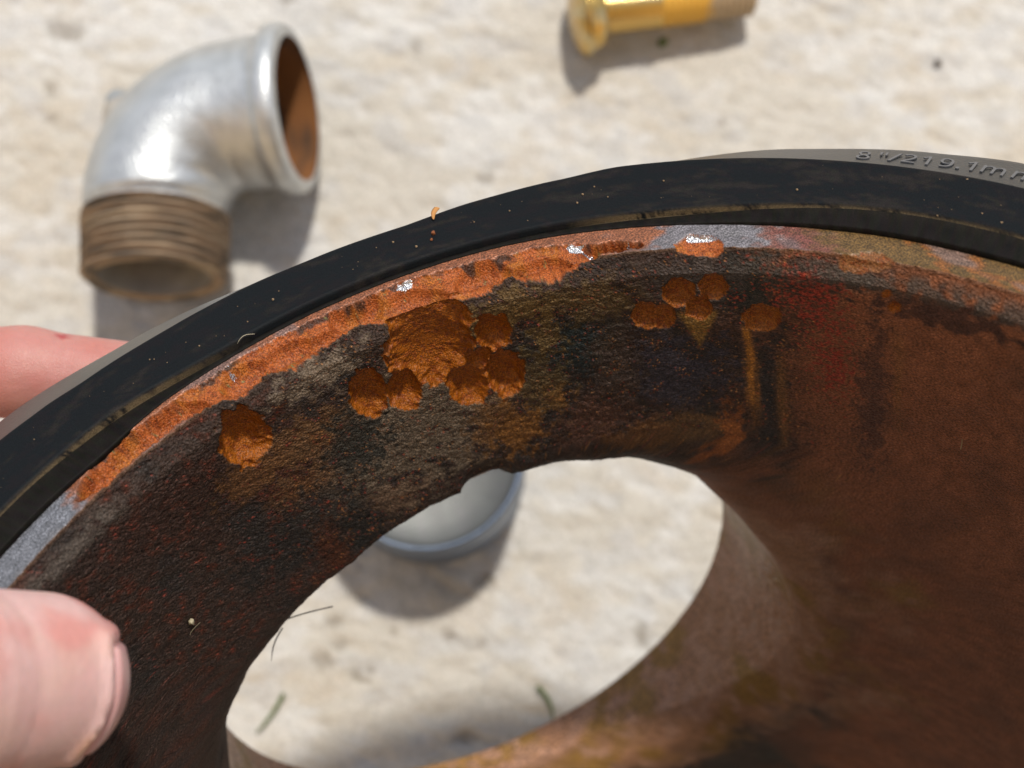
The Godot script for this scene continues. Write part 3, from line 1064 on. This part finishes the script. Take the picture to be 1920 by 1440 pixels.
# bones: from, to, radius at from, radius at to, finger number
var bones := [
	[Vector3(-63.0, 234.3, 1.8), Vector3(-71.8, 249.6, 2.6), 11.7, 12.6, 1], [Vector3(-71.8, 249.6, 2.6), Vector3(-104.0, 254.0, 6.0), 12.6, 13.5, 1], [Vector3(-104.0, 254.0, 6.0), Vector3(-150.0, 226.0, -2.0), 13.5, 18.0, 1],
	[Vector3(-66.0, 170.0, -51.5), Vector3(-90.0, 171.0, -53.3), 7.0, 8.1, 2], [Vector3(-90.0, 171.0, -53.3), Vector3(-116.0, 169.0, -53.6), 8.1, 9.3, 2], [Vector3(-116.0, 169.0, -53.6), Vector3(-154.0, 182.0, -44.0), 9.3, 12.5, 2],
	[Vector3(-100.0, 139.0, -32.0), Vector3(-122.0, 146.0, -34.0), 7.6, 9.0, 3], [Vector3(-122.0, 146.0, -34.0), Vector3(-158.0, 172.0, -28.0), 9.0, 12.5, 3],
	[Vector3(-104.0, 132.0, -14.0), Vector3(-126.0, 138.0, -15.0), 7.4, 8.8, 4], [Vector3(-126.0, 138.0, -15.0), Vector3(-162.0, 166.0, -11.0), 8.8, 12.0, 4],
	[Vector3(-112.0, 132.0, 3.0), Vector3(-130.0, 138.0, 3.0), 6.6, 7.8, 5], [Vector3(-130.0, 138.0, 3.0), Vector3(-165.0, 164.0, 6.0), 7.8, 11.0, 5],
	[Vector3(-154.0, 182.0, -44.0), Vector3(-205.0, 205.0, -8.0), 13.0, 20.0, 0], [Vector3(-158.0, 172.0, -28.0), Vector3(-207.0, 202.0, -4.0), 13.0, 20.0, 0], [Vector3(-162.0, 166.0, -11.0), Vector3(-208.0, 198.0, 2.0), 13.0, 20.0, 0],
	[Vector3(-165.0, 164.0, 6.0), Vector3(-210.0, 196.0, 8.0), 12.0, 20.0, 0], [Vector3(-150.0, 226.0, -2.0), Vector3(-205.0, 205.0, 0.0), 18.0, 22.0, 0], [Vector3(-205.0, 202.0, 0.0), Vector3(-280.0, 215.0, 15.0), 24.0, 27.0, 0],
]


func flesh(p: Vector3, near: Array) -> float:
	var by_finger := {}
	for i in near:
		var b: Array = bones[i]
		var ab: Vector3 = b[1] - b[0]
		var h := clampf((p - b[0]).dot(ab) / ab.length_squared(), 0.0, 1.0)
		var d: float = p.distance_to(b[0] + ab * h) - lerpf(b[2], b[3], h)
		var f: int = b[4]
		by_finger[f] = blend(by_finger[f], d, 2.5) if by_finger.has(f) else d
	var out := 1e9
	for f in by_finger:
		if f == 0:
			continue
		out = minf(out, by_finger[f])
	if by_finger.has(0):
		out = blend(out, by_finger[0], 9.0)
	return out


func blend(a: float, b: float, k: float) -> float:
	var h := maxf(k - absf(a - b), 0.0) / k
	return minf(a, b) - h * h * k * 0.25


func make_hand() -> void:
	var hand := thing("person", Vector3.ZERO, "person's bare hand pinching the tee's rim between thumb and index finger", "person")
	var v := PackedVector3Array()
	var index := PackedInt32Array()
	nets(v, index, AABB(Vector3(-320, 105, -76), Vector3(275, 170, 130)), 0.95)
	var c := PackedColorArray()
	var n := smooth_normals(v, index)
	var middle := Vector3(-63.0, 234.3, 1.8)
	var out := Vector3(0.93, -0.14, 0.24).normalized()
	var tip := Vector3(0.1, -0.98, -0.05)
	tip = (tip - out * tip.dot(out)).normalized()
	var wide := out.cross(tip)
	for k in v.size():
		var p := v[k]
		# the nail bed and the fold of skin round it, creases across the thumb
		var rel := p - middle
		if rel.length() < 14.5 and rel.dot(out) > 0.0:
			var a := asin(clampf(rel.dot(wide) / rel.length(), -1.0, 1.0)) / 0.72
			var b := asin(clampf(rel.dot(tip) / rel.length(), -1.0, 1.0)) / 0.40
			var q := maxf(absf(a), absf(b) if b < 0.0 else absf(a))
			q = pow(pow(absf(a), 3.0) + (pow(absf(b), 3.0) if b < 0.0 else 0.0), 1.0 / 3.0)
			p += n[k] * (0.7 * bell((q - 1.14) / 0.16) - 0.25 * smoothstep(1.05, 0.9, q))
			v[k] = p
		var along := (p - middle).dot(Vector3(-0.5, 0.86, 0.05))
		if p.y > 200.0 and along > 3.0 and along < 30.0:
			v[k] -= n[k] * (0.09 * bell((along - 9.5 + 0.5 * n_low.get_noise_2d(p.z * 0.15, 2.0)) / 0.8) + 0.11 * bell((along - 15.0 + 0.7 * n_low.get_noise_2d(p.z * 0.15, 8.0)) / 0.9) + 0.05 * bell((along - 12.3) / 0.6))
		var col := Color(0.66, 0.42, 0.40)
		col = mixed(col, Color(0.62, 0.27, 0.24), 0.85 * smoothstep(-0.2, 0.4, n_low.get_noise_3d(p.x * 0.06, p.y * 0.06, p.z * 0.06)))
		col = mixed(col, Color(0.65, 0.43, 0.38), 0.6 * smoothstep(0.0, 0.4, n_low.get_noise_3d(p.x * 0.09 + 9.0, p.y * 0.09, p.z * 0.09)))
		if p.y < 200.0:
			col = mixed(col, Color(0.36, 0.125, 0.10), 0.8)  # shade on the index finger, put into the skin colour
			# the small scab on the finger
			var sc := (p - Vector3(-82.3, 174.8, -59.0)).length()
			col = mixed(col, Color(0.30, 0.02, 0.03), 0.9 * smoothstep(1.7, 0.7, sc + 0.5 * n_fine.get_noise_3d(p.x, p.y, p.z)))
		else:
			# rust on the thumb beside the nail
			col = mixed(col, Color(0.45, 0.2, 0.08), 0.6 * smoothstep(4.0, 1.5, (p - Vector3(-54.5, 236.0, 10.0)).length()))
		c.append(col * (1.0 + 0.05 * n_fine.get_noise_3d(p.x * 0.6, p.y * 0.6, p.z * 0.6)))
		v[k] = v[k] * MM
	n = smooth_normals(v, index)
	put("skin", array_mesh(v, n, c, index, mats["skin"]), hand)
	# thumb nail
	var centre := middle
	var rows := 22
	var columns := 26
	var vn := PackedVector3Array()
	for r in rows:
		for k in columns:
			var a := lerpf(-0.72, 0.72, k / float(columns - 1))
			var reach := 1.0 - 0.25 * pow(absf(a) / 0.72, 3.0)
			var b := lerpf(-0.40 * reach, 0.62 * reach, r / float(rows - 1))
			var edge := minf(minf(r, rows - 1 - r) / 2.0, minf(k, columns - 1 - k) / 2.0)
			var rad := 11.95 + 0.28 * smoothstep(0.0, 1.0, edge) - 0.5 * smoothstep(1.0, 0.0, edge)
			vn.append((centre + (out * cos(b) * cos(a) + wide * sin(a) + tip * sin(b) * cos(a)) * rad) * MM)
	put("thumbnail", sheet(vn, PackedColorArray(), rows, columns, mats["nail"]), hand)


# Surface nets of flesh() in a box
func nets(v: PackedVector3Array, index: PackedInt32Array, box: AABB, cell: float) -> void:
	var block := 6
	var size := Vector3i((box.size / (cell * block)).ceil())
	var made := {}
	var values := {}
	for bx in size.x:
		for by in size.y:
			for bz in size.z:
				var low := box.position + Vector3(bx, by, bz) * cell * block
				var mid := low + Vector3.ONE * cell * block * 0.5
				var near := []
				for i in bones.size():
					var b: Array = bones[i]
					var ab: Vector3 = b[1] - b[0]
					var h := clampf((mid - b[0]).dot(ab) / ab.length_squared(), 0.0, 1.0)
					if mid.distance_to(b[0] + ab * h) - lerpf(b[2], b[3], h) < cell * block * 0.87 + 9.0:
						near.append(i)
				if near.is_empty() or absf(flesh(mid, near)) > cell * block * 0.95 + 3.0:
					continue
				for x in range(block + 1):
					for y in range(block + 1):
						for z in range(block + 1):
							var key := Vector3i(bx * block + x, by * block + y, bz * block + z)
							if not values.has(key):
								values[key] = flesh(box.position + Vector3(key) * cell, near)
	var corners := []
	for i in 8:
		corners.append(Vector3i(i & 1, (i >> 1) & 1, (i >> 2) & 1))
	var edges := []
	for i in 8:
		for axis in 3:
			if not (i >> axis) & 1:
				edges.append([i, i | (1 << axis)])
	for key in values:
		var sum := Vector3.ZERO
		var crossed := 0
		var d := []
		var whole := true
		for o in corners:
			var val = values.get(key + o)
			if val == null:
				whole = false
				break
			d.append(val)
		if not whole:
			continue
		for e in edges:
			var a: float = d[e[0]]
			var b: float = d[e[1]]
			if (a < 0.0) != (b < 0.0):
				sum += Vector3(corners[e[0]]).lerp(Vector3(corners[e[1]]), a / (a - b))
				crossed += 1
		if crossed:
			made[key] = v.size()
			v.append(box.position + (Vector3(key) + sum / crossed) * cell)
	var steps := [Vector3i(1, 0, 0), Vector3i(0, 1, 0), Vector3i(0, 0, 1)]
	for key in made:
		for axis in 3:
			var a: float = values[key]
			var other = values.get(key + steps[axis])
			if other == null or (a < 0.0) == (other < 0.0):
				continue
			var u: Vector3i = steps[(axis + 1) % 3]
			var w: Vector3i = steps[(axis + 2) % 3]
			if not (made.has(key - u) and made.has(key - w) and made.has(key - u - w)):
				continue
			var q := [made[key - u - w], made[key - w], made[key], made[key - u]]
			if a < 0.0:
				index.append_array([q[0], q[2], q[1], q[0], q[3], q[2]])
			else:
				index.append_array([q[0], q[1], q[2], q[0], q[2], q[3]])


# ------------------------------------------------------------------ small things

func blade(length: float, width: float, bow: float, m: Material) -> ArrayMesh:
	var v := PackedVector3Array()
	var n := 14
	for r in n:
		var f := r / float(n - 1)
		var w := width * 0.5 * sqrt(maxf(0.02, 1.0 - f * f * 0.95))
		for k in 6:
			var a := TAU * k / 5.0
			v.append(Vector3(w * cos(a) + bow * sin(PI * f), (f - 0.5) * length, -w * 0.4 * sin(a)) * MM)
	return sheet(v, PackedColorArray(), n, 6, m, true)


func crumb(seed_number: int, radius: float, m: Material) -> ArrayMesh:
	var v := PackedVector3Array()
	var rows := 7
	var columns := 10
	for r in rows:
		var p := PI * r / (rows - 1)
		for k in columns:
			var a := TAU * (k % (columns - 1)) / (columns - 1)
			var d := Vector3(sin(p) * cos(a), cos(p), -sin(p) * sin(a))
			v.append(d * radius * (1.0 + 0.55 * n_fine.get_noise_3d(d.x * 1.2 + seed_number, d.y * 1.2, d.z * 1.2)) * MM)
	return sheet(v, PackedColorArray(), rows, columns, m, true)


# On the gasket's side face or the tee's wall
func on_face(psi: float, radius: float, lift: float) -> Vector3:
	var q := deg_to_rad(psi)
	return get_node("pipe_tee").transform * (Vector3(-radius * sin(q), radius * cos(q), MOUTH + lift) * MM)


func on_wall(psi: float, down: float, lift: float) -> Vector3:
	var q := deg_to_rad(psi)
	return get_node("pipe_tee").transform * (Vector3(-(WALL - lift) * sin(q), (WALL - lift) * cos(q), MOUTH - down) * MM)


func small(called: String, mesh: Mesh, at: Vector3, turn: Basis, label: String, category: String, group := "") -> void:
	var o := put(called, mesh, self)
	o.transform = Transform3D(turn, at)
	tag(o, label, category, group)


func make_litter() -> void:
	var green := paint("grass_green", Color(0.30, 0.36, 0.16), 0.6)
	var straw := paint("straw", Color(0.62, 0.55, 0.38), 0.6)
	var brown := paint("leaf_brown", Color(0.66, 0.46, 0.24), 0.7)
	var rusty := paint("rust_crumb", Color(0.45, 0.25, 0.12), 0.8)
	var dark := paint("dark_grit", Color(0.34, 0.31, 0.28), 0.8)
	var pale := paint("pale_fibre", Color(0.62, 0.58, 0.48), 0.6)
	var black := paint("black_fibre", Color(0.06, 0.06, 0.06), 0.6)
	var tb: Basis = get_node("pipe_tee").basis
	small("grass_blade", blade(11.0, 1.5, 1.2, green), Vector3(0.0098, 0.0012, 0.0105), Basis.from_euler(Vector3(PI / 2, 0.45, 0)), "dark green grass clipping on the paving near the branch's lower edge", "grass clipping", "grass clippings on the paving")
	small("grass_blade", blade(14.0, 1.4, 0.6, green), Vector3(-0.0715, 0.0012, 0.0135), Basis.from_euler(Vector3(PI / 2, -0.6, 0)), "pale green grass clipping on the paving left in the branch opening", "grass clipping", "grass clippings on the paving")
	small("green_speck", crumb(3, 1.6, green), Vector3(0.0492, 0.001, -0.1995), Basis(), "tiny green speck on the paving below the bolt", "leaf speck")
	small("dark_speck", crumb(4, 1.1, dark), Vector3(0.1383, 0.001, -0.1922), Basis(), "small dark grit speck on the paving right of the bolt", "grit")
	small("brown_flake", blade(2.8, 1.0, 0.3, brown), on_face(-7.6, 115.4, 1.9), tb * Basis.from_euler(Vector3(0.2, 0.3, 2.6)), "brown leaf flake stuck on the black gasket's outer edge", "leaf flake")
	small("rust_grain", crumb(8, 0.36, rusty), on_face(-6.9, 111.3, 1.5), tb, "larger of two rust grains below the brown leaf flake", "rust grain")
	small("rust_grain", crumb(9, 0.25, rusty), on_face(-6.6, 110.0, 1.4), tb, "smaller rust grain nearer the orange edge", "rust grain")
	small("lint_tuft", crumb(12, 0.55, pale), on_wall(29.3, 34.4, 0.4), tb, "pale lint tuft on the dark pipe wall right of the thumb", "lint")
	small("pale_hair", blade(6.0, 0.14, -1.1, pale), on_wall(29.6, 37.6, 0.5), tb * Basis.from_euler(Vector3(-PI / 2, 0.0, 0.55)), "fine pale hair curling down from the lint tuft", "hair")
	small("rim_hair", blade(3.2, 0.12, 0.7, pale), on_face(11.4, 105.6, 1.6), tb * Basis.from_euler(Vector3(0.2, 0.2, 1.9)), "fine pale hair lying across the orange rim and the gasket, left of the crater", "hair")
	small("straw_fibre", blade(3.4, 0.16, 0.1, straw), on_wall(-54.6, 34.0, 0.5), tb * Basis.from_euler(Vector3(0.1, 0.1, -0.65)), "short straw fibre on the red brown wall at the right", "fibre")
	small("black_fibre", blade(16.0, 0.32, 0.7, black), on_wall(20.0, 58.0, -3.0), tb * Basis.from_euler(Vector3(0.0, 0.3, 1.7)), "long black fibre sticking out over the branch opening's left edge", "fibre", "black fibres on the branch edge")
	small("black_fibre", blade(7.0, 0.3, 0.5, black), on_wall(22.5, 62.0, -4.0), tb * Basis.from_euler(Vector3(0.2, 0.3, 2.6)), "short black fibre on the branch opening's left edge", "fibre", "black fibres on the branch edge")
	# dust and crumbs scattered on the gasket
	var rng := RandomNumberGenerator.new()
	rng.seed = 77
	var mm := MultiMesh.new()
	mm.transform_format = MultiMesh.TRANSFORM_3D
	mm.mesh = crumb(2, 0.12, paint("dust_crumb", Color(0.5, 0.42, 0.32), 0.9))
	mm.instance_count = 90
	for k in 90:
		var psi := rng.randf_range(-62.0, 46.0)
		var rf := table(psi, gasket_front)
		var r := lerpf(108.5, rf - 0.5, rng.randf())
		var sc := pow(rng.randf(), 3.0) * 1.3 + 0.35
		mm.set_instance_transform(k, Transform3D(tb.scaled(Vector3.ONE * sc), on_face(psi, r, 1.38)))
	var dust := MultiMeshInstance3D.new()
	dust.name = "dust_crumbs"
	dust.multimesh = mm
	add_child(dust)
	tag(dust, "scattered tan dust crumbs on the black gasket's side face", "dust", "", "stuff")
